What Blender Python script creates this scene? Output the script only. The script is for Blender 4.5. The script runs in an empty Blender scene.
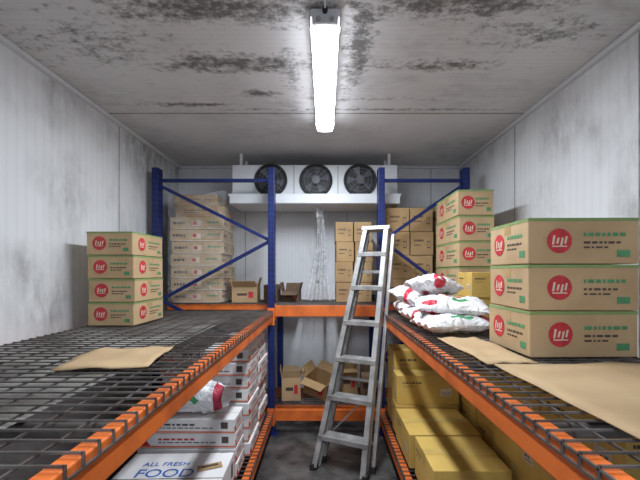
import bpy, math, random
from mathutils import Vector, Matrix, Euler, noise
random.seed(7)
scene=bpy.context.scene
COL=scene.collection
# ---------------------------------------------------------------- materials
def new_mat(name):
    m=bpy.data.materials.new(name); m.use_nodes=True
    nt=m.node_tree; b=nt.nodes['Principled BSDF']
    return m,nt,b
def pmat(name,c1,c2=None,rough=.6,scale=6,metal=0,bump=0,bscale=60,thr=(.35,.7),stretch=(1,1,1),spec=.5):
    m,nt,b=new_mat(name)
    if c2 is None: c2=tuple(x*.75 for x in c1)
    tc=nt.nodes.new('ShaderNodeTexCoord'); mp=nt.nodes.new('ShaderNodeMapping'); mp.inputs['Scale'].default_value=stretch
    n=nt.nodes.new('ShaderNodeTexNoise'); n.inputs['Scale'].default_value=scale; n.inputs['Detail'].default_value=6
    r=nt.nodes.new('ShaderNodeValToRGB'); r.color_ramp.elements[0].position=thr[0]; r.color_ramp.elements[1].position=thr[1]
    r.color_ramp.elements[0].color=(*c1,1); r.color_ramp.elements[1].color=(*c2,1)
    L=nt.links.new
    L(tc.outputs['Object'],mp.inputs[0]); L(mp.outputs[0],n.inputs['Vector']); L(n.outputs[0],r.inputs[0]); L(r.outputs[0],b.inputs['Base Color'])
    b.inputs['Roughness'].default_value=rough; b.inputs['Metallic'].default_value=metal
    b.inputs['Specular IOR Level'].default_value=spec
    if bump:
        n2=nt.nodes.new('ShaderNodeTexNoise'); n2.inputs['Scale'].default_value=bscale; n2.inputs['Detail'].default_value=4
        bp=nt.nodes.new('ShaderNodeBump'); bp.inputs['Strength'].default_value=bump; bp.inputs['Distance'].default_value=.01
        L(mp.outputs[0],n2.inputs['Vector']); L(n2.outputs[0],bp.inputs['Height']); L(bp.outputs[0],b.inputs['Normal'])
    return m
def film_mat(name,col=(.85,.88,.9),alpha=.3,rough=.25,bscale=14):
    m,nt,b=new_mat(name); L=nt.links.new
    b.inputs['Base Color'].default_value=(*col,1); b.inputs['Roughness'].default_value=rough
    n=nt.nodes.new('ShaderNodeTexNoise'); n.inputs['Scale'].default_value=bscale; n.inputs['Detail'].default_value=5; n.inputs['Distortion'].default_value=1.5
    tc=nt.nodes.new('ShaderNodeTexCoord'); L(tc.outputs['Object'],n.inputs['Vector'])
    bp=nt.nodes.new('ShaderNodeBump'); bp.inputs['Strength'].default_value=.9; bp.inputs['Distance'].default_value=.03
    L(n.outputs[0],bp.inputs['Height']); L(bp.outputs[0],b.inputs['Normal'])
    mr=nt.nodes.new('ShaderNodeMapRange'); mr.inputs['From Min'].default_value=.35; mr.inputs['From Max'].default_value=.7
    mr.inputs['To Min'].default_value=alpha*.4; mr.inputs['To Max'].default_value=min(1,alpha*1.9)
    L(n.outputs[0],mr.inputs['Value']); L(mr.outputs[0],b.inputs['Alpha'])
    return m
M={}
M['brown']=pmat('cardboard_brown',(.46,.30,.14),(.34,.21,.10),.8,4,bump=.1)
M['brown2']=pmat('cardboard_tan',(.54,.38,.21),(.42,.28,.15),.8,4,bump=.1)
M['dark']=pmat('cardboard_damp',(.20,.125,.07),(.09,.06,.04),.85,5,bump=.3)
M['yellow']=pmat('cardboard_yellow',(.72,.48,.12),(.56,.36,.09),.7,3,bump=.1)
M['white']=pmat('carton_white',(.82,.80,.80),(.68,.66,.66),.6,4)
M['tape']=pmat('packing_tape',(.50,.33,.15),(.42,.27,.12),.3,10)
M['tapey']=pmat('packing_tape_yellow',(.66,.46,.14),(.56,.38,.11),.3,10)
M['taped']=pmat('seam_dark',(.12,.07,.03),(.08,.05,.02),.9,10)
M['red']=pmat('print_red',(.60,.04,.05),(.42,.02,.03),.6,20)
M['orange_p']=pmat('print_orange',(.78,.20,.09),(.62,.14,.06),.6,20)
M['green']=pmat('print_green',(.09,.30,.13),(.07,.22,.10),.6,20)
M['olive']=pmat('print_olive',(.22,.34,.12),(.20,.28,.10),.6,20)
M['cream']=pmat('print_cream',(.72,.62,.48),(.6,.5,.38),.6,20)
M['ink']=pmat('print_ink',(.06,.045,.04),(.10,.07,.05),.7,20)
M['bluep']=pmat('print_blue',(.03,.16,.55),(.02,.12,.45),.5,20)
M['blue']=pmat('rack_blue_paint',(.006,.019,.14),(.005,.012,.08),.4,7,bump=.05)
M['orange']=pmat('rack_orange_paint',(.82,.18,.03),(.50,.10,.02),.45,7,thr=(.4,.75),bump=.1)
M['wire']=pmat('galvanised_wire',(.17,.155,.145),(.08,.065,.055),.5,12,metal=.4)
M['liner']=pmat('dusty_shelf_liner',(.36,.34,.31),(.13,.11,.095),.8,3.5,bump=.5,bscale=30,thr=(.38,.62))
M['alu']=pmat('ladder_aluminium',(.50,.49,.48),(.27,.26,.25),.42,9,metal=.4,bump=.15)
M['rubber']=pmat('black_rubber',(.03,.03,.03),(.02,.02,.02),.8)
M['black']=pmat('matte_black',(.012,.012,.014),(.02,.02,.02),.6)
M['fan']=pmat('fan_blade',(.09,.09,.11),(.05,.05,.06),.5)
M['guard']=pmat('fan_guard_wire',(.10,.10,.11),(.07,.07,.08),.5)
M['guard2']=pmat('fan_guard_ring',(.25,.26,.28),(.2,.2,.22),.5)
M['case']=pmat('enamel_white',(.72,.74,.76),(.62,.64,.66),.4,3)
M['hole']=pmat('slot_shadow',(.003,.006,.04),(.003,.006,.03),.8)
M['film']=film_mat('stretch_film',alpha=.15)
M['film2']=film_mat('polythene_sheet',alpha=.30)
# ---------------------------------------------------------------- mesh builder
class MB:
    def __init__(s): s.v=[];s.f=[];s.m=[];s.mats=[];s.sm=[]
    def mi(s,k):
        if k not in s.mats: s.mats.append(k)
        return s.mats.index(k)
    def add(s,vs,fs,k,smooth=False):
        o=len(s.v); s.v+= [tuple(v) for v in vs]; i=s.mi(k)
        for f in fs: s.f.append(tuple(o+a for a in f)); s.m.append(i); s.sm.append(smooth)
    def box(s,c,d,k,R=None):
        R=R or Matrix.Identity(3); c=Vector(c)
        vs=[c+R@Vector((sx*d[0]/2,sy*d[1]/2,sz*d[2]/2)) for sx in(-1,1) for sy in(-1,1) for sz in(-1,1)]
        s.add(vs,[(0,1,3,2),(4,6,7,5),(0,4,5,1),(2,3,7,6),(0,2,6,4),(1,5,7,3)],k)
    def b(s,x0,x1,y0,y1,z0,z1,k): s.box(((x0+x1)/2,(y0+y1)/2,(z0+z1)/2),(abs(x1-x0),abs(y1-y0),abs(z1-z0)),k)
    def bar(s,p0,p1,w,t,k,side=(1,0,0)):
        p0=Vector(p0);p1=Vector(p1);z=(p1-p0);l=z.length;z.normalize()
        x=Vector(side);x=(x-z*x.dot(z)).normalized();y=z.cross(x)
        R=Matrix((x,y,z)).transposed(); s.box((p0+p1)/2,(w,t,l),k,R)
    def cyl(s,p0,p1,r,k,n=12,r2=None,caps=True,smooth=True):
        p0=Vector(p0);p1=Vector(p1);z=(p1-p0).normalized(); a=Vector((1,0,0)) if abs(z.x)<.9 else Vector((0,1,0))
        x=z.cross(a).normalized();y=z.cross(x); r2=r if r2 is None else r2
        vs=[p0+(x*math.cos(t)+y*math.sin(t))*r for t in [2*math.pi*i/n for i in range(n)]]+[p1+(x*math.cos(t)+y*math.sin(t))*r2 for t in [2*math.pi*i/n for i in range(n)]]
        s.add(vs,[(i,(i+1)%n,n+(i+1)%n,n+i) for i in range(n)],k,smooth)
        if caps: s.add(vs,[tuple(range(n))[::-1],tuple(range(n,2*n))],k)
    def path(s,pts,r,k,n=8):
        for a,b in zip(pts,pts[1:]): s.cyl(a,b,r,k,n)
    def ring(s,c,R,r,k,nrm='y',n=32,m=6):
        vs=[];c=Vector(c)
        for i in range(n):
            t=2*math.pi*i/n
            for j in range(m):
                p=2*math.pi*j/m; q=R+r*math.cos(p)
                vs.append(c+Vector((q*math.cos(t),r*math.sin(p),q*math.sin(t))))
        s.add(vs,[(i*m+j,((i+1)%n)*m+j,((i+1)%n)*m+(j+1)%m,i*m+(j+1)%m) for i in range(n) for j in range(m)],k,True)
    def grid(s,fn,nu,nv,k,smooth=True):
        vs=[fn(i/nu,j/nv) for j in range(nv+1) for i in range(nu+1)]
        w=nu+1
        s.add(vs,[(j*w+i,j*w+i+1,(j+1)*w+i+1,(j+1)*w+i) for j in range(nv) for i in range(nu)],k,smooth)
    def obj(s,name,parent=None,bevel=0):
        me=bpy.data.meshes.new(name); me.from_pydata(s.v,[],s.f)
        for k in s.mats: me.materials.append(M[k])
        me.polygons.foreach_set('material_index',s.m); me.polygons.foreach_set('use_smooth',s.sm)
        me.update(); o=bpy.data.objects.new(name,me); COL.objects.link(o)
        if parent: o.parent=parent
        if bevel:
            bv=o.modifiers.new('edge_bevel','BEVEL'); bv.width=bevel; bv.segments=2; bv.limit_method='ANGLE'; bv.angle_limit=math.radians(50)
        return o
def empty(name):
    o=bpy.data.objects.new(name,None); COL.objects.link(o); o.empty_display_size=.1; return o
# ---------------------------------------------------------------- room shell
XL,XR,YB,YF,ZC=-1.66,1.53,4.08,-1.7,2.7
def ribbed(name,axis,base,dirt,ribscale=20,patches=None,amount=.5):
    m,nt,b=new_mat(name); L=nt.links.new; N=nt.nodes.new
    tc=N('ShaderNodeTexCoord'); sep=N('ShaderNodeSeparateXYZ'); L(tc.outputs['Object'],sep.inputs[0])
    def math_(op,a,bb=None):
        n=N('ShaderNodeMath'); n.operation=op
        for i,x in enumerate((a,bb)):
            if x is None: continue
            if isinstance(x,(int,float)): n.inputs[i].default_value=x
            else: L(x,n.inputs[i])
        return n.outputs[0]
    co=sep.outputs[axis]
    s=math_('SINE',math_('MULTIPLY',co,ribscale*2*math.pi))
    rib=math_('POWER',math_('ABSOLUTE',s),.3)
    mp=N('ShaderNodeMapping'); L(tc.outputs['Object'],mp.inputs[0])
    mp.inputs['Scale'].default_value=(3,3,1.2) if not patches else (2.0,5,1)
    n1=N('ShaderNodeTexNoise'); n1.inputs['Scale'].default_value=3.0; n1.inputs['Detail'].default_value=12; n1.inputs['Roughness'].default_value=.75
    L(mp.outputs[0],n1.inputs['Vector'])
    n2=N('ShaderNodeTexNoise'); n2.inputs['Scale'].default_value=1.6; n2.inputs['Detail'].default_value=5
    L(tc.outputs['Object'],n2.inputs['Vector'])
    n3=N('ShaderNodeTexNoise'); n3.inputs['Scale'].default_value=26; n3.inputs['Detail'].default_value=10; n3.inputs['Roughness'].default_value=.8
    L(tc.outputs['Object'],n3.inputs['Vector'])
    def mr(v,a,bb,c=0,d=1):
        n=N('ShaderNodeMapRange'); n.inputs['From Min'].default_value=a; n.inputs['From Max'].default_value=bb; n.inputs['To Min'].default_value=c; n.inputs['To Max'].default_value=d
        L(v,n.inputs['Value']); return n.outputs[0]
    haze=math_('MULTIPLY',mr(n2.outputs[0],.42,.7),mr(n1.outputs[0],.35,.65))
    fac=math_('MULTIPLY',haze,amount)
    if patches:
        acc=None
        for (cx,cy,rx,ry,st) in patches:
            dx=math_('DIVIDE',math_('SUBTRACT',sep.outputs['X'],cx),rx); dy=math_('DIVIDE',math_('SUBTRACT',sep.outputs['Y'],cy),ry)
            d=math_('SQRT',math_('ADD',math_('MULTIPLY',dx,dx),math_('MULTIPLY',dy,dy)))
            w=mr(d,.2,2.0,st,0)
            acc=w if acc is None else math_('MAXIMUM',acc,w)
        q=math_('ADD',math_('MULTIPLY',n1.outputs[0],.5),math_('MULTIPLY',n3.outputs[0],.5))
        t=math_('SUBTRACT',math_('ADD',q,math_('MULTIPLY',acc,.20)),.58)
        pk=mr(t,0,.12)
        fac=math_('MAXIMUM',fac,math_('MULTIPLY',pk,.92))
    mix=N('ShaderNodeMixRGB'); mix.inputs[1].default_value=(*base,1); mix.inputs[2].default_value=(*dirt,1)
    L(fac,mix.inputs[0]); out=mix.outputs[0]
    ribm=N('ShaderNodeMixRGB'); ribm.blend_type='MULTIPLY'; ribm.inputs[0].default_value=1
    L(out,ribm.inputs[1]); 
    rc=mr(rib,0,1,.90,1.0); cb=N('ShaderNodeCombineXYZ'); [L(rc,cb.inputs[i]) for i in range(3)]
    L(cb.outputs[0],ribm.inputs[2]); L(ribm.outputs[0],b.inputs['Base Color'])
    b.inputs['Roughness'].default_value=.5
    bp=N('ShaderNodeBump'); bp.inputs['Strength'].default_value=.15; bp.inputs['Distance'].default_value=.003; L(rib,bp.inputs['Height']); L(bp.outputs[0],b.inputs['Normal'])
    return m
patches=[(-.50,1.64,.50,.09,1),(-.50,2.08,.42,.09,1),(.17,1.9,.07,.5,1),(-.45,2.42,.14,.05,1),(.60,1.60,.42,.10,1),(.65,2.1,.35,.07,.8),(-1.0,2.58,.3,.03,1),(-.2,2.2,.06,.35,.6),(.3,2.5,.5,.03,.7),(-1.2,1.9,.4,.2,.6),(1.1,1.8,.35,.12,.7),(.2,2.66,1.2,.02,.8),(1.0,1.2,.5,.2,.7),(-.6,1.1,.5,.2,.7)]
M['ceil']=ribbed('ceiling_panel','Y',(.72,.72,.72),(.11,.105,.10),14,patches,amount=.45)
M['wallx']=ribbed('wall_panel_back','X',(.78,.80,.83),(.38,.36,.33),12,amount=.4)
M['wallyr']=ribbed('wall_panel_side','Y',(.76,.77,.78),(.16,.15,.14),8,amount=.85)
M['joint']=pmat('panel_joint',(.30,.29,.27),(.16,.15,.14),.7,20)
def slab(name,x0,x1,y0,y1,z0,z1,k):
    mb=MB(); mb.b(x0,x1,y0,y1,z0,z1,k); return mb.obj(name)
m,nt,b=new_mat('tread_plate_floor'); L=nt.links.new
tc=nt.nodes.new('ShaderNodeTexCoord'); n=nt.nodes.new('ShaderNodeTexNoise'); n.inputs['Scale'].default_value=5; n.inputs['Detail'].default_value=8
r=nt.nodes.new('ShaderNodeValToRGB'); r.color_ramp.elements[0].position=.35; r.color_ramp.elements[1].position=.7
r.color_ramp.elements[0].color=(.05,.047,.045,1); r.color_ramp.elements[1].color=(.20,.19,.18,1)
L(tc.outputs['Object'],n.inputs['Vector']); L(n.outputs[0],r.inputs[0]); L(r.outputs[0],b.inputs['Base Color'])
mp=nt.nodes.new('ShaderNodeMapping'); mp.inputs['Rotation'].default_value=(0,0,.785); mp.inputs['Scale'].default_value=(30,30,30)
ck=nt.nodes.new('ShaderNodeTexVoronoi'); ck.feature='F1'; ck.inputs['Randomness'].default_value=0; ck.inputs['Scale'].default_value=1
L(tc.outputs['Object'],mp.inputs[0]); L(mp.outputs[0],ck.inputs['Vector'])
bp=nt.nodes.new('ShaderNodeBump'); bp.inputs['Strength'].default_value=.7; bp.inputs['Distance'].default_value=.006; bp.invert=True
L(ck.outputs[0],bp.inputs['Height']); L(bp.outputs[0],b.inputs['Normal']); b.inputs['Roughness'].default_value=.4; b.inputs['Metallic'].default_value=.3
M['floor']=m
slab('floor',XL-.1,XR+.1,YF-.1,YB+.1,-.1,0,'floor')
slab('ceiling',XL-.1,XR+.1,YF-.1,YB+.1,ZC,ZC+.1,'ceil')
slab('wall_back',XL-.1,XR+.1,YB,YB+.1,0,ZC,'wallx')
slab('wall_left',XL-.1,XL,YF,YB,0,ZC,'wallyr')
slab('wall_right',XR,XR+.1,YF,YB,0,ZC,'wallyr')
slab('wall_front',XL-.1,XR+.1,YF-.1,YF,0,ZC,'wallx')
mb=MB()
for y in (2.72,1.56,.4,-.76): mb.b(XL,XR,y-.005,y+.005,ZC-.0025,ZC,'joint')
mb.obj('trim_1')
mb=MB()
for y in (2.9,1.75,.6): 
    mb.b(XL,XL+.0025,y-.004,y+.004,0,ZC,'joint'); mb.b(XR-.0025,XR,y-.004,y+.004,0,ZC,'joint')
for x in (-.9,.25,1.2): mb.b(x-.003,x+.003,YB-.0025,YB,0,ZC,'joint')
mb.obj('trim_2')
mb=MB()
mb.b(XL,XL+.03,YF,YB,ZC-.03,ZC-.003,'case'); mb.b(XR-.03,XR,YF,YB,ZC-.03,ZC-.003,'case'); mb.b(XL,XR,YB-.03,YB,ZC-.03,ZC-.003,'case')
mb.obj('trim_3')
# ---------------------------------------------------------------- racks
def post(mb,x,y0,h,aisle):
    w=.06
    mb.b(x-w/2,x+w/2,y0,y0+.1,.006,h,'blue')
    mb.b(x-.06,x+.06,y0-.01,y0+.11,0.001,.008,'blue')
    z=.1
    while z<h-.05:
        xa=x+aisle*(w/2+.001)
        for dy in (.03,.07):
            mb.add([(xa,y0+dy-.006,z),(xa,y0+dy+.006,z),(xa,y0+dy+.006,z+.022),(xa,y0+dy-.006,z+.022)],[(0,1,2,3)],'hole')
        for dx in(-.012,.012):
            mb.add([(x+dx-.004,y0-.001,z),(x+dx+.004,y0-.001,z),(x+dx+.004,y0-.001,z+.018),(x+dx-.004,y0-.001,z+.018)],[(0,1,2,3)],'hole')
        z+=.05
def frame(root,xi,xo,y0,h):
    mb=MB(); a=1 if xi>xo else -1
    post(mb,xi,y0,h,a); post(mb,xo,y0,h,a)
    e=.03*a; y=y0+.05
    A=lambda z:(xi-e,y,z); B=lambda z:(xo+e,y,z)
    mb.bar(A(h-.11),B(h-.11),.03,.03,'blue',(0,1,0))
    zs=[h-.16,1.80,1.24,.72,.2]
    for i in range(4):
        p,q=(B(zs[i]),A(zs[i+1])) if i%2==0 else (A(zs[i]-.02),B(zs[i+1]))
        mb.bar(p,q,.03,.03,'blue',(0,1,0))
    mb.bar(A(.15),B(.15),.03,.03,'blue',(0,1,0))
    mb.obj('upright_frame',root,.003)
def deck(root,x0,x1,y0,y1,z,lip=None,sx=.1,sy=.05):
    mb=MB(); t=.005
    y=y0
    while y<=y1+.001:
        mb.b(x0,x1,y-t/2,y+t/2,z-t,z,'wire')
        if lip: 
            xe=x1 if lip>0 else x0
            mb.b(xe-t/2,xe+t/2,y-t/2,y+t/2,z-.030,z,'wire')
        y+=sy
    x=x0
    while x<=x1+.001:
        mb.b(x-t/2,x+t/2,y0,y1,z-2*t,z-t,'wire'); x+=sx
    if lip:
        xe=x1 if lip>0 else x0
        mb.b(xe-t/2,xe+t/2,y0,y1,z-.034,z-.029,'wire')
    mb.obj('wire_deck',root)
def side_rack(xi,xo,name):
    root=empty(name); a=1 if xi>xo else -1
    frame(root,xi,xo,3.3,2.46); frame(root,xi,xo,.30,2.46)
    mb=MB()
    for zt in (1.14,.22):
        for x in (xi,xo):
            mb.b(x-.022,x+.022,.41,3.295,zt-.09,zt,'orange')
            for yy in (.405,3.292): mb.b(x-.034,x+.034,yy-.004,yy+.004,zt-.13,zt+.03,'orange')
        for yy in (.9,1.5,2.1,2.7): mb.b(min(xi,xo)+.02,max(xi,xo)-.02,yy-.015,yy+.015,zt-.05,zt-.015,'wire')
    mb.obj('beams',root,.004)
    lo,hi=sorted((xi+a*.025,xo-a*.0))
    deck(root,lo,hi,.45,3.27,1.151,a); deck(root,lo,hi,.45,3.27,.231,a)
    lo,hi=sorted((xi-a*(.24 if a>0 else .30),xo))
    mb=MB(); mb.grid(lambda u,v:(lo+(hi-lo)*u,.45+2.8*v,1.1405-.0015*abs(noise.noise(Vector((u*9,v*20,0))))),20,40,'liner'); mb.obj('shelf_liner',root)
    return root
side_rack(-.495,-1.56,'pallet_rack')
side_rack(.52,1.30,'pallet_rack')
root=empty('pallet_rack')
mb=MB()
for zt in (1.19,.23):
    mb.b(-.462,.487,3.31,3.35,zt-.10,zt,'orange')
    mb.b(-1.5,1.4,3.42,3.45,zt-.05,zt,'orange')
    mb.b(-1.5,1.4,3.93,3.96,zt-.10,zt,'orange')
    for x in (-1.2,-.6,0,.6,1.1): mb.b(x-.015,x+.015,3.45,3.93,zt-.04,zt-.012,'wire')
    for x in(-.459,.484): mb.b(x-.003,x+.003,3.305,3.355,zt-.13,zt+.02,'orange')
mb.obj('beams',root,.004)
mb=MB()
for x in (-1.50,-.495,.52,1.40): mb.b(x-.03,x+.03,3.965,4.03,.002,2.3 if abs(x)>1 else 1.25,'blue')
mb.obj('rear_posts',root,.003)
deck(root,-1.5,1.4,3.41,3.95,1.201,None,.1,.05); deck(root,-1.5,1.4,3.41,3.95,.241,None)
mb=MB(); mb.b(-.46,.485,3.352,3.406,1.19,1.196,'wire'); mb.obj('front_strip',root)
# ---------------------------------------------------------------- cartons
def Rz(a): return Matrix.Rotation(a,3,'Z')
def fr(c,d,R,face):
    c=Vector(c); hx,hy,hz=d[0]/2,d[1]/2,d[2]/2
    if face=='-Y': o,u,v,n=Vector((-hx,-hy,-hz)),Vector((1,0,0)),Vector((0,0,1)),Vector((0,-1,0)); su,sv=d[0],d[2]
    if face=='+X': o,u,v,n=Vector((hx,-hy,-hz)),Vector((0,1,0)),Vector((0,0,1)),Vector((1,0,0)); su,sv=d[1],d[2]
    if face=='-X': o,u,v,n=Vector((-hx,hy,-hz)),Vector((0,-1,0)),Vector((0,0,1)),Vector((-1,0,0)); su,sv=d[1],d[2]
    if face=='+Z': o,u,v,n=Vector((-hx,-hy,hz)),Vector((1,0,0)),Vector((0,1,0)),Vector((0,0,1)); su,sv=d[0],d[1]
    return c+R@o,R@u,R@v,R@n,su,sv
def dec(mb,c,d,R,face,u0,u1,v0,v1,k,off=.0012,shear=0):
    o,u,v,n,su,sv=fr(c,d,R,face)
    P=lambda a,b:o+u*a*su+v*b*sv+n*off
    mb.add([P(u0,v0),P(u1,v0),P(u1+shear,v1),P(u0+shear,v1)],[(0,1,2,3)],k)
def disc(mb,c,d,R,face,cu,cv,r,k,off=.0018,asp=1):
    o,u,v,n,su,sv=fr(c,d,R,face)
    N=20
    mb.add([o+u*(cu*su+r*asp*math.cos(2*math.pi*i/N))+v*(cv*sv+r*math.sin(2*math.pi*i/N))+n*off for i in range(N)],[tuple(range(N))],k)
def words(mb,c,d,R,face,u0,u1,v,h,k):
    u=u0
    while u<u1-.03:
        w=random.uniform(.02,.07); w=min(w,u1-u)
        dec(mb,c,d,R,face,u,u+w,v,v+h,k); u+=w+.015
def carton(mb,c,d,style,rot=0,R=None):
    R=R or Rz(rot)
    base={'plain':'brown','logo':'brown2','white':'white','yellow':'yellow','flat':'brown2','dark':'dark'}[style]
    mb.box(c,d,base,R)
    dec(mb,c,d,R,'+Z',.0,1,.494,.506,'taped',.0008)
    tp='tapey' if style=='yellow' else 'tape'
    if style!='white':
        dec(mb,c,d,R,'+Z',0,1,.42,.58,tp,.0014)
    sides=['-Y','+X','-X']
    for f in sides:
        if f!='-Y' and style in('plain','yellow','dark','logo'):
            dec(mb,c,d,R,f,.42,.58,.72,1,tp,.001)
    for f in sides:
        W=d[0] if f=='-Y' else d[1]
        if style=='plain':
            words(mb,c,d,R,f,.15,.6,.58,.08,'ink'); words(mb,c,d,R,f,.15,.5,.40,.05,'ink')
            dec(mb,c,d,R,f,.72,.86,.3,.6,'ink'); dec(mb,c,d,R,f,.735,.845,.34,.56,base,.0018)
        elif style=='yellow':
            words(mb,c,d,R,f,.1,.4,.72,.05,'ink'); words(mb,c,d,R,f,.1,.3,.60,.04,'brown'); dec(mb,c,d,R,f,.70,.88,.3,.55,'cream'); words(mb,c,d,R,f,.72,.86,.4,.05,'ink') ; dec(mb,c,d,R,f,.73,.85,.34,.36,'ink',.002)
        elif style=='logo':
            dec(mb,c,d,R,f,.0,1,.93,1,'olive'); r=min(.05,d[2]*.30); e=r/W
            disc(mb,c,d,R,f,.28,.50,r,'red')
            for q,(h0,h1) in zip((-.62,-.28,.04,.36),((.42,.62),(.44,.57),(.40,.57),(.44,.60))):
                dec(mb,c,d,R,f,.28+q*e,.28+(q+.17)*e,h0,h1,'cream',.0024,shear=.12*e)
            dec(mb,c,d,R,f,.28-.6*e,.28+.6*e,.37,.395,'cream',.0024)
            words(mb,c,d,R,f,.50,.9,.60,.08,'green'); words(mb,c,d,R,f,.50,.85,.44,.05,'ink'); words(mb,c,d,R,f,.50,.75,.34,.04,'ink')
            dec(mb,c,d,R,f,.80,.92,.15,.30,'green')
        elif style=='white':
            dec(mb,c,d,R,f,0,1,.06,.17,'orange_p'); dec(mb,c,d,R,f,.0,.14,.17,.55,'red' if random.random()<.4 else 'orange_p',shear=-.04)
            words(mb,c,d,R,f,.22,.60,.55,.13,'ink' if random.random()<.5 else 'red'); words(mb,c,d,R,f,.22,.8,.36,.07,'ink')
            dec(mb,c,d,R,f,.86,.93,.35,.8,'ink')
        elif style=='flat':
            dec(mb,c,d,R,f,.03,.97,.0,.08,'cream'); dec(mb,c,d,R,f,.42,.58,.25,.70,'cream')
            dec(mb,c,d,R,f,.43,.5,.35,.65,'red',.0018); words(mb,c,d,R,f,.7,.93,.5,.15,'green'); words(mb,c,d,R,f,.06,.3,.4,.2,'ink')
def stack(name,x0,x1,y0,y1,z0,z1,rows,style,nx=1,ny=1,jit=.008,rot=.02,bev=.004):
    mb=MB(); h=(z1-z0)/rows; w=(x1-x0)/nx; dp=(y1-y0)/ny
    for r_ in range(rows):
        for i in range(nx):
            for j in range(ny):
                c=(x0+w*(i+.5)+random.uniform(-jit,jit),y0+dp*(j+.5)+random.uniform(-jit,jit),z0+h*(r_+.5))
                carton(mb,c,(w-.014,dp-.014,h-.003),style,random.uniform(-rot,rot))
    return mb.obj(name,None,bev)
def open_carton(name,c,d,rot,tilt=(0,0),k='brown',flapang=(50,70,40,60)):
    mb=MB(); t=.005; w,l,h=d
    mb.box((0,0,t/2),(w,l,t),k)
    mb.box((0,-l/2,h/2),(w,t,h),k); mb.box((0,l/2,h/2),(w,t,h),k)
    mb.box((-w/2,0,h/2),(t,l,h),k); mb.box((w/2,0,h/2),(t,l,h),k)
    f=l*.42
    for i,(sx,sy) in enumerate(((0,-1),(0,1),(-1,0),(1,0))):
        a=math.radians(flapang[i]); dx=sx*f*math.sin(a); dy=sy*f*math.sin(a); dz=f*math.cos(a)
        p=Vector((sx*w/2,sy*l/2,h)); e=Vector((abs(sy)*w/2*.96,abs(sx)*l/2*.96,0)); q=p+Vector((dx,dy,dz))
        mb.add([p-e,p+e,q+e*.95,q-e*.95],[(0,1,2,3)],k)
    dec(mb,(0,0,h/2),(w,l+t,h),Matrix.Identity(3),'-Y',.2,.6,.45,.6,'ink'); dec(mb,(0,0,h/2),(w,l+t,h),Matrix.Identity(3),'-Y',.65,.85,.3,.7,'red')
    o=mb.obj(name,None); o.location=c; o.rotation_euler=(tilt[0],tilt[1],rot)
    so=o.modifiers.new('board','SOLIDIFY'); so.thickness=.003
    return o
Z2=1.204; Z1=1.154; ZB=.244; ZL=.234
root=empty('shrink_wrapped_carton_stack')
mb=MB(); z=Z2; CX=-1.235
for i in range(7):
    h=.118; c=(CX+random.uniform(-.012,.012),3.68,z+h/2); carton(mb,c,(.51+random.uniform(-.03,.01),.42,h-.004),'flat',random.uniform(-.03,.03)); z+=h
carton(mb,(CX+.02,3.68,z+.055),(.46,.38,.11),'plain',.03); z+=.111
carton(mb,(CX-.02,3.68,z+.055),(.42,.36,.11),'plain',-.04)
mb.obj('cartons',root,.004)
mb=MB()
def filmfn(u,v):
    t=u*3; w=.272;dd=.235
    if t<1: x,y=-w, dd-2*dd*t
    elif t<2: x,y=-w+2*w*(t-1),-dd
    else: x,y=w,-dd+2*dd*(t-2)
    n=noise.noise(Vector((u*14,v*9,1)))*.012
    ztop=1.07+.03*math.sin(u*11)
    return (CX+x*(1+n),3.68+y*(1+n*2)+n*.3,1.215+v*(ztop-.03))
mb.grid(filmfn,60,30,'film'); mb.obj('stretch_film',root)
open_carton('open_cardboard_box',(-.785,3.60,Z2),(.24,.22,.15),.05,k='brown2',flapang=(50,70,10,15))
stack('cardboard_box',-.61,-.47,3.5,3.85,Z2,Z2+.17,1,'dark')
open_carton('open_cardboard_box',(-.345,3.72,Z2),(.17,.22,.10),-.05,k='dark',flapang=(110,30,10,15))
stack('cardboard_box_stack',.10,.47,3.50,3.88,Z2,1.99,4,'plain',2,1)
stack('cardboard_box_stack',.585,1.05,3.46,3.88,Z2,2.12,4,'plain',2,1)
stack('cardboard_box_stack',1.08,1.37,3.46,3.88,Z2,2.19,6,'logo')
stack('cardboard_box_stack',-1.53,-1.22,2.30,2.72,Z1,1.76,4,'logo',1,1)
stack('cardboard_box_stack',1.0,1.28,2.70,3.25,Z1,2.12,5,'logo',1,1)
stack('cardboard_box_stack',.815,1.27,1.45,1.81,Z1,1.72,3,'logo',1,1)
stack('cardboard_box_stack',.96,1.20,2.38,2.64,Z1,1.50,2,'yellow',1,1)
stack('white_carton_stack',-1.12,-.515,2.47,3.22,ZL,.965,8,'white',1,2,jit=.010)
stack('white_carton_stack',-1.16,-.54,2.2,2.43,ZL,.60,4,'white',1,1,jit=.008)
root=empty('food_carton')
mb=MB(); carton(mb,(-.83,1.89,ZL+.09),(.58,.54,.18),'white',.03); mb.obj('carton',root,.004)
def text_mesh(name,s,size,loc,rot,k,parent):
    cu=bpy.data.curves.new(name+'_c','FONT'); cu.body=s; cu.size=size; cu.extrude=.0004
    to=bpy.data.objects.new(name+'_t',cu); COL.objects.link(to); bpy.context.view_layer.update()
    me=bpy.data.meshes.new_from_object(to.evaluated_get(bpy.context.evaluated_depsgraph_get())); me.materials.clear(); me.materials.append(M[k])
    bpy.data.objects.remove(to); o=bpy.data.objects.new(name,me); COL.objects.link(o); o.location=loc; o.rotation_euler=rot; o.parent=parent; return o
text_mesh('label_text','FOOD',.11,(-1.02,1.90,ZL+.182),(0,0,.03),'bluep',root)
text_mesh('label_text','ALL FRESH',.055,(-1.02,2.01,ZL+.182),(0,0,.03),'bluep',root)
mb=MB(); mb.box((-.64,2.0,ZL+.186),(.13,.05,.006),'brown',Rz(.4)); mb.box((-.64,2.0,ZL+.190),(.09,.02,.003),'ink',Rz(.4)); mb.obj('cardboard_scrap',root)
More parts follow.
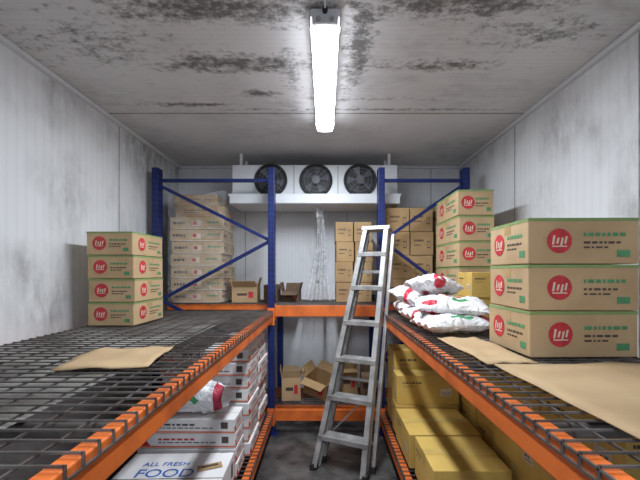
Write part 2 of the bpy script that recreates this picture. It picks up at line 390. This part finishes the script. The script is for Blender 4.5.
stack('carton_stack',.56,1.03,2.98,3.26,ZL,.85,2,'yellow')
stack('carton_stack',.545,1.04,2.78,2.96,ZL,.70,2,'yellow')
stack('carton_stack',.545,1.02,2.30,2.76,ZL,.455,1,'yellow')
stack('carton_stack',.55,.97,1.86,2.27,ZL,.47,1,'yellow')
stack('carton_stack',1.06,1.27,2.2,3.2,ZL,1.0,3,'yellow',1,3)
stack('carton_stack',1.00,1.26,1.2,2.15,ZL,.98,3,'yellow',1,2)
open_carton('open_cardboard_box',(-.34,3.62,ZB),(.18,.22,.22),.10,k='brown2',flapang=(20,60,10,30))
open_carton('open_cardboard_box',(-.05,3.64,ZB+.050),(.25,.22,.18),-.5,(.25,.22),'brown',(100,60,40,50))
open_carton('open_cardboard_box',(.23,3.76,ZB+.0),(.18,.2,.27),.1,k='brown',flapang=(100,30,10,10))
open_carton('open_cardboard_box',(.41,3.60,ZB),(.11,.2,.28),-.05,k='dark',flapang=(120,30,5,5))
stack('cardboard_box_stack',-1.2,-.72,3.5,3.85,ZB,.8,3,'plain'); 
def sheet(name,cx,cy,z,w,l,rot,k,curl=.01,t=.004):
    mb=MB()
    def fn(u,v):
        x=(u-.5)*w;y=(v-.5)*l; p=Rz(rot)@Vector((x,y,0)); zz=curl*max(0,noise.noise(Vector((u*3+cx*9,v*3,cy)))+.1)
        return (cx+p.x,cy+p.y,z+.004+zz)
    mb.grid(fn,10,10,k); o=mb.obj(name); s=o.modifiers.new('board','SOLIDIFY'); s.thickness=t; s.offset=0; return o
sheet('cardboard_sheet',-.82,1.44,Z1,.32,.34,.15,'brown2',.02)
sheet('cardboard_sheet',.93,1.02,Z1,.60,.62,.03,'brown2',.01)
sheet('cardboard_sheet',.69,1.60,Z1,.20,.52,.05,'brown2',.012)
# ---------------------------------------------------------------- bags
def bagmat(name,seed):
    m,nt,b=new_mat(name); L=nt.links.new; N=nt.nodes.new
    W=(.82,.81,.82,1)
    tc=N('ShaderNodeTexCoord'); sep=N('ShaderNodeSeparateXYZ'); L(tc.outputs['Object'],sep.inputs[0])
    n=N('ShaderNodeTexNoise'); n.inputs['Scale'].default_value=8; L(tc.outputs['Object'],n.inputs['Vector'])
    def mt(op,a,c=None,d=None):
        q=N('ShaderNodeMath'); q.operation=op
        for i,x in enumerate((a,c,d)):
            if x is None: continue
            if isinstance(x,(int,float)): q.inputs[i].default_value=x
            else: L(x,q.inputs[i])
        return q.outputs[0]
    x=mt('MULTIPLY_ADD',n.outputs[0],.05,sep.outputs['X']); y=mt('MULTIPLY_ADD',n.outputs[0],.04,sep.outputs['Y'])
    def blob(cx,cy,rx,ry):
        a=mt('DIVIDE',mt('SUBTRACT',x,cx),rx); c=mt('DIVIDE',mt('SUBTRACT',y,cy),ry)
        return mt('LESS_THAN',mt('ADD',mt('MULTIPLY',a,a),mt('MULTIPLY',c,c)),1)
    specs=[(.02,.05,.08,.03,(.60,.03,.06,1)),(.02,.055,.05,.010,W),(.09,-.03,.06,.022,(.05,.30,.12,1)),(-.10,-.08,.05,.03,(.60,.03,.06,1))] if seed==0 else [(-.05,.04,.085,.035,(.60,.03,.06,1)),(-.02,.04,.05,.012,W),(.16,-.04,.03,.07,(.5,.03,.07,1)),(.02,-.07,.07,.02,(.05,.30,.12,1))]
    prev=None
    for cx,cy,rx,ry,cc in specs:
        mx=N('ShaderNodeMixRGB'); mx.inputs[1].default_value=W; mx.inputs[2].default_value=cc
        L(blob(cx,cy,rx,ry),mx.inputs[0])
        if prev: L(prev,mx.inputs[1])
        prev=mx.outputs[0]
    L(prev,b.inputs['Base Color']); b.inputs['Roughness'].default_value=.32
    bp=N('ShaderNodeBump'); n2=N('ShaderNodeTexNoise'); n2.inputs['Scale'].default_value=14; n2.inputs['Detail'].default_value=3; n2.inputs['Distortion'].default_value=2; L(tc.outputs['Object'],n2.inputs['Vector']); L(n2.outputs[0],bp.inputs['Height']); bp.inputs['Strength'].default_value=.9; bp.inputs['Distance'].default_value=.03; L(bp.outputs[0],b.inputs['Normal'])
    return m
M['bag0']=bagmat('bag_print_a',0); M['bag1']=bagmat('bag_print_b',1)
def bag(name,c,d,rot,tilt=(0,0),k='bag0',seed=0):
    mb=MB(); L_,W_,H_=d; nu,nv=36,26
    def surf(sign):
        def fn(u,v):
            a=u*2-1;b_=v*2-1
            pr=(max(0,1-abs(a)**3.2))**.55*(max(0,1-abs(b_)**2.6))**.5
            x=a*L_/2*(1-.06*abs(b_)*(1-abs(a))+.03*noise.noise(Vector((b_*3,seed,0)))); y=b_*W_/2*(.90+.10*abs(a)**2+.05*noise.noise(Vector((a*3,seed,5))))
            n=noise.noise(Vector((a*2+seed*7,b_*2,sign)))*.3+noise.noise(Vector((a*7+seed,b_*4,sign*2)))*.22+noise.noise(Vector((a*14+seed,b_*9,sign*2)))*.08
            z=sign*H_/2*pr*(1+n)
            if abs(a)>.90: z+=.008*math.sin(b_*11+seed)
            return (x,y,z)
        return fn
    mb.grid(surf(1),nu,nv,k); mb.grid(lambda u,v:surf(-1)(1-u,v),nu,nv,k)
    o=mb.obj(name); o.location=c; o.rotation_euler=(tilt[0],tilt[1],rot); return o
bag('food_bag',(.74,2.05,Z1+.058),(.42,.30,.10),.15,(0,0),'bag1',1)
bag('food_bag',(.70,2.42,Z1+.062),(.30,.40,.11),.1,(0,0),'bag0',2)
bag('food_bag',(.74,2.13,Z1+.150),(.40,.30,.10),-.25,(.10,.03),'bag0',3)
bag('food_bag',(.69,2.52,Z1+.165),(.30,.34,.12),.45,(.15,.0),'bag1',4)
bag('food_bag',(.71,2.34,Z1+.255),(.34,.26,.11),.8,(-.15,.20),'bag0',5)
bag('food_bag',(.72,2.88,Z1+.070),(.30,.34,.12),.0,(0,0),'bag1',6)
bag('food_bag',(.71,2.90,Z1+.180),(.34,.28,.11),.9,(.1,0),'bag0',9)
bag('plastic_bag',(-.80,2.285,.602+.11),(.40,.17,.18),.08,(0,.05),'bag1',8)
mb=MB()
def hang(u,v):
    w=.03+.10*v**1.6; a=(u-.5)*2
    x=-.055+a*w+.015*math.sin(v*5); y=3.62+.03*math.sin(a*9+v*3)*(.4+v)+.03*noise.noise(Vector((u*4,v*6,3)))
    return (x,y,2.155-v*.940)
mb.grid(hang,28,36,'film2'); mb.obj('hanging_plastic_sheet')
# ---------------------------------------------------------------- evaporator
root=empty('evaporator_fan_unit')
mb=MB()
mb.b(-.92,.72,3.6,3.95,2.26,2.57,'case'); 
mb.b(-.94,.74,3.50,3.98,2.235,2.262,'case'); mb.b(-.94,.74,3.50,3.515,2.17,2.24,'case'); mb.b(-.94,-.925,3.5,3.98,2.17,2.24,'case'); mb.b(.725,.74,3.5,3.98,2.17,2.24,'case'); mb.b(-.93,.73,3.51,3.97,2.165,2.18,'case')
mb.b(-.925,-.72,3.592,3.6,2.27,2.565,'case'); mb.b(.53,.72,3.592,3.6,2.27,2.565,'case')
for x in(-.85,.65):
    for y in (3.66,3.9): mb.b(x-.015,x+.015,y-.015,y+.015,2.57,2.699,'case')
for x in (-.31,.13): mb.b(x-.003,x+.003,3.594,3.6,2.27,2.565,'joint')
mb.obj('casing',root,.005)
for x in (-.54,-.09,.35):
    z=2.415; mb=MB()
    mb.cyl((x,3.585,z),(x,3.599,z),.152,'black',36)
    mb.ring((x,3.582,z),.154,.012,'black')
    for r_ in (.045,.08,.115): mb.ring((x,3.552+.02*(r_/.15),z),r_,.0012,'guard2',n=28,m=5)
    for a in range(4):
        t=a*math.pi/2+.78; mb.cyl((x+.03*math.cos(t),3.552,z+.03*math.sin(t)),(x+.152*math.cos(t),3.574,z+.152*math.sin(t)),.002,'guard2',5)
    mb.cyl((x,3.558,z),(x,3.585,z),.040,'guard',20)
    for a in range(5):
        t=a*2*math.pi/5+.3+x
        P=lambda r,da,dy:(x+r*math.cos(t+da),3.578+dy,z+r*math.sin(t+da))
        mb.add([P(.035,-.2,-.006),P(.13,-.30,-.010),P(.14,.25,.004),P(.035,.35,.004)],[(0,1,2,3)],'fan')
    mb.obj('fan',root)
mb=MB(); mb.path([(-.08,3.7,2.166),(-.08,3.7,2.08),(-.08,3.95,2.05),(-.08,4.03,2.04),(-.08,4.04,1.4)],.014,'case'); mb.obj('drain_pipe',root)
# ---------------------------------------------------------------- tube light and added fill light
def emis(name,col,st):
    m,nt,b=new_mat(name); b.inputs['Base Color'].default_value=(.9,.9,.9,1); b.inputs['Emission Color'].default_value=(*col,1); b.inputs['Emission Strength'].default_value=st; return m
M['glow']=emis('lit_diffuser',(.88,.92,1),13)
def tubelight(x,yc,energy):
    root=empty('tube_light_fixture'); L_=1.25; y0,y1=yc-L_/2,yc+L_/2
    mb=MB(); mb.b(x-.068,x+.068,y0,y1,ZC-.045,ZC-.012,'case')
    for y in(y0+.25,y1-.25): mb.b(x-.03,x+.03,y-.02,y+.02,ZC-.014,ZC-.001,'alu')
    for y in (y0+.08,y0+.5,yc+.2,y1-.08):
        for s in(-1,1): mb.b(x+s*.071-.003,x+s*.071+.003,y-.010,y+.010,ZC-.06,ZC-.03,'alu')
    mb.obj('housing',root,.006)
    mb=MB()
    prof=[(-.064,-.046),(-.066,-.062),(-.056,-.083),(-.03,-.092),(.03,-.092),(.056,-.083),(.066,-.062),(.064,-.046)]
    ys=[y0+.012,y0+.03,y1-.03,y1-.012]; sc=[.8,1,1,.8]
    vs=[(x+px*(.93 if i in(0,3) else 1),ys[i],ZC-.046+(pz+.046)*sc[i]) for i in range(4) for px,pz in prof]
    fs=[(i*8+j,i*8+j+1,(i+1)*8+j+1,(i+1)*8+j) for i in range(3) for j in range(7)]+[tuple(range(8)),tuple(range(24,32))]
    mb.add(vs,fs,'glow'); mb.obj('diffuser',root)
    mb=MB()
    for ye in (y0,y1): mb.b(x-.060,x+.060,ye-.006,ye+.012,ZC-.080,ZC-.014,'case')
    for s in (-.03,.03): mb.cyl((x+s,y0-.012,ZC-.062),(x+s,y0-.004,ZC-.062),.012,'alu',12)
    mb.cyl((x,y0-.03,ZC-.028),(x,y0,ZC-.028),.012,'rubber',12)
    mb.path([(x,y0-.03,ZC-.028),(x,y0-.10,ZC-.010),(x,y0-.6,ZC-.008)],.005,'case',8)
    mb.obj('end_cap',root,.003)
    li=bpy.data.lights.new('lamp','AREA'); li.shape='RECTANGLE'; li.size=.12; li.size_y=L_-.05; li.energy=energy; li.color=(.84,.92,1)
    lo=bpy.data.objects.new('lamp',li); COL.objects.link(lo); lo.location=(x,yc,ZC-.098); lo.parent=root
tubelight(0,2.25,44)
tubelight(0,-.55,38)  # unseen copy added behind the camera to fill the near side with light
# ---------------------------------------------------------------- ladder
root=empty('step_ladder')
FL,FR=Vector((-.085,2.76,.012)),Vector((.295,2.59,.012)); TL,TR=Vector((.353,3.20,1.87)),Vector((.553,3.11,1.87))
ac=(FR-FL).normalized(); up=((TL+TR)/2-(FL+FR)/2).normalized(); nb=ac.cross(up).normalized()
if nb.y<0: nb=-nb
mb=MB()
for p,q,s in((FL,TL,1),(FR,TR,-1)):
    mb.bar(p,q,.008,.080,'alu',ac); 
    mb.bar(p+ac*s*.017-nb*.037,q+ac*s*.017-nb*.037,.040,.006,'alu',ac); mb.bar(p+ac*s*.017+nb*.037,q+ac*s*.017+nb*.037,.040,.006,'alu',ac)
mb.obj('front_rails',root,.002)
mb=MB()
for i in range(6):
    t=(.125+i*.153)
    a=FL.lerp(TL,t);b_=FR.lerp(TR,t)
    d=(b_-a); w=d.length; x=d.normalized(); z=Vector((0,0,1)); z=(z-x*z.dot(x)).normalized(); y=z.cross(x)
    R=Matrix((x,y,z)).transposed(); c=(a+b_)/2
    mb.box(c,(w,.11,.006),'alu',R); mb.box(c-y*.055-z*.014,(w,.005,.034),'alu',R); mb.box(c+y*.055-z*.014,(w,.005,.034),'alu',R)
    for k in (-.035,-.017,0,.017,.035): mb.box(c+y*k+z*.004,(w,.004,.003),'alu',R)
    for e,s in((a,1),(b_,-1)): mb.bar(e+x*s*.006-z*.005,e+x*s*.05-z*.06,.003,.02,'alu',y) 
mb.obj('treads',root,.001)
mb=MB()
nh=Vector((nb.x,nb.y,0)).normalized()
rails=[]
for p,q,s in((FL,TL,-1),(FR,TR,1)):
    a=p+nh*.12+ac*s*(.020); bb=q-up*.03+nb*.05+ac*s*(.030)
    if s==-1: a=p+nh*.12+ac*.03; bb=q-up*.03+nb*.05+ac*.02
    mb.bar(a,bb,.028,.04,'alu',ac); rails.append((a,bb))
for t in (.1,.34,.58,.82):
    mb.bar(rails[0][0].lerp(rails[0][1],t),rails[1][0].lerp(rails[1][1],t),.025,.012,'alu',(0,0,1))
mb.bar(rails[0][0].lerp(rails[0][1],.1),rails[1][0].lerp(rails[1][1],.34),.012,.006,'alu',(0,0,1))
mb.obj('rear_frame',root,.002)
mb=MB()
c=(TL+TR)/2+nb*.01+up*.012
d=(TR-TL); x=d.normalized(); z=up; y=z.cross(x); R=Matrix((x,y,z)).transposed()
mb.box(c,(d.length+.03,.12,.012),'alu',R); mb.box(c-y*.055-z*.012,(d.length+.03,.005,.03),'alu',R)
mb.obj('top_cap',root,.003)
mb=MB()
for p in (FL,FR): mb.box(p+Vector((0,0,.012)),(.035,.095,.045),'rubber',Rz(-.4))
for a,bb in rails: mb.box(a+Vector((0,0,.012)),(.035,.05,.045),'rubber',Rz(-.4))
mb.obj('feet',root,.003)
# ---------------------------------------------------------------- world, camera
w=bpy.data.worlds.new('world'); scene.world=w; w.use_nodes=True; w.node_tree.nodes['Background'].inputs[0].default_value=(.5,.55,.6,1); w.node_tree.nodes['Background'].inputs[1].default_value=.3
cam=bpy.data.cameras.new('camera'); co=bpy.data.objects.new('camera',cam); COL.objects.link(co)
co.location=(0,0,1.5); co.rotation_euler=(math.pi/2,0,0); cam.sensor_width=36; cam.lens=36*360/640; cam.shift_x=-5/640; cam.shift_y=32/640; cam.clip_start=.05
scene.camera=co
scene.view_settings.view_transform='Standard'
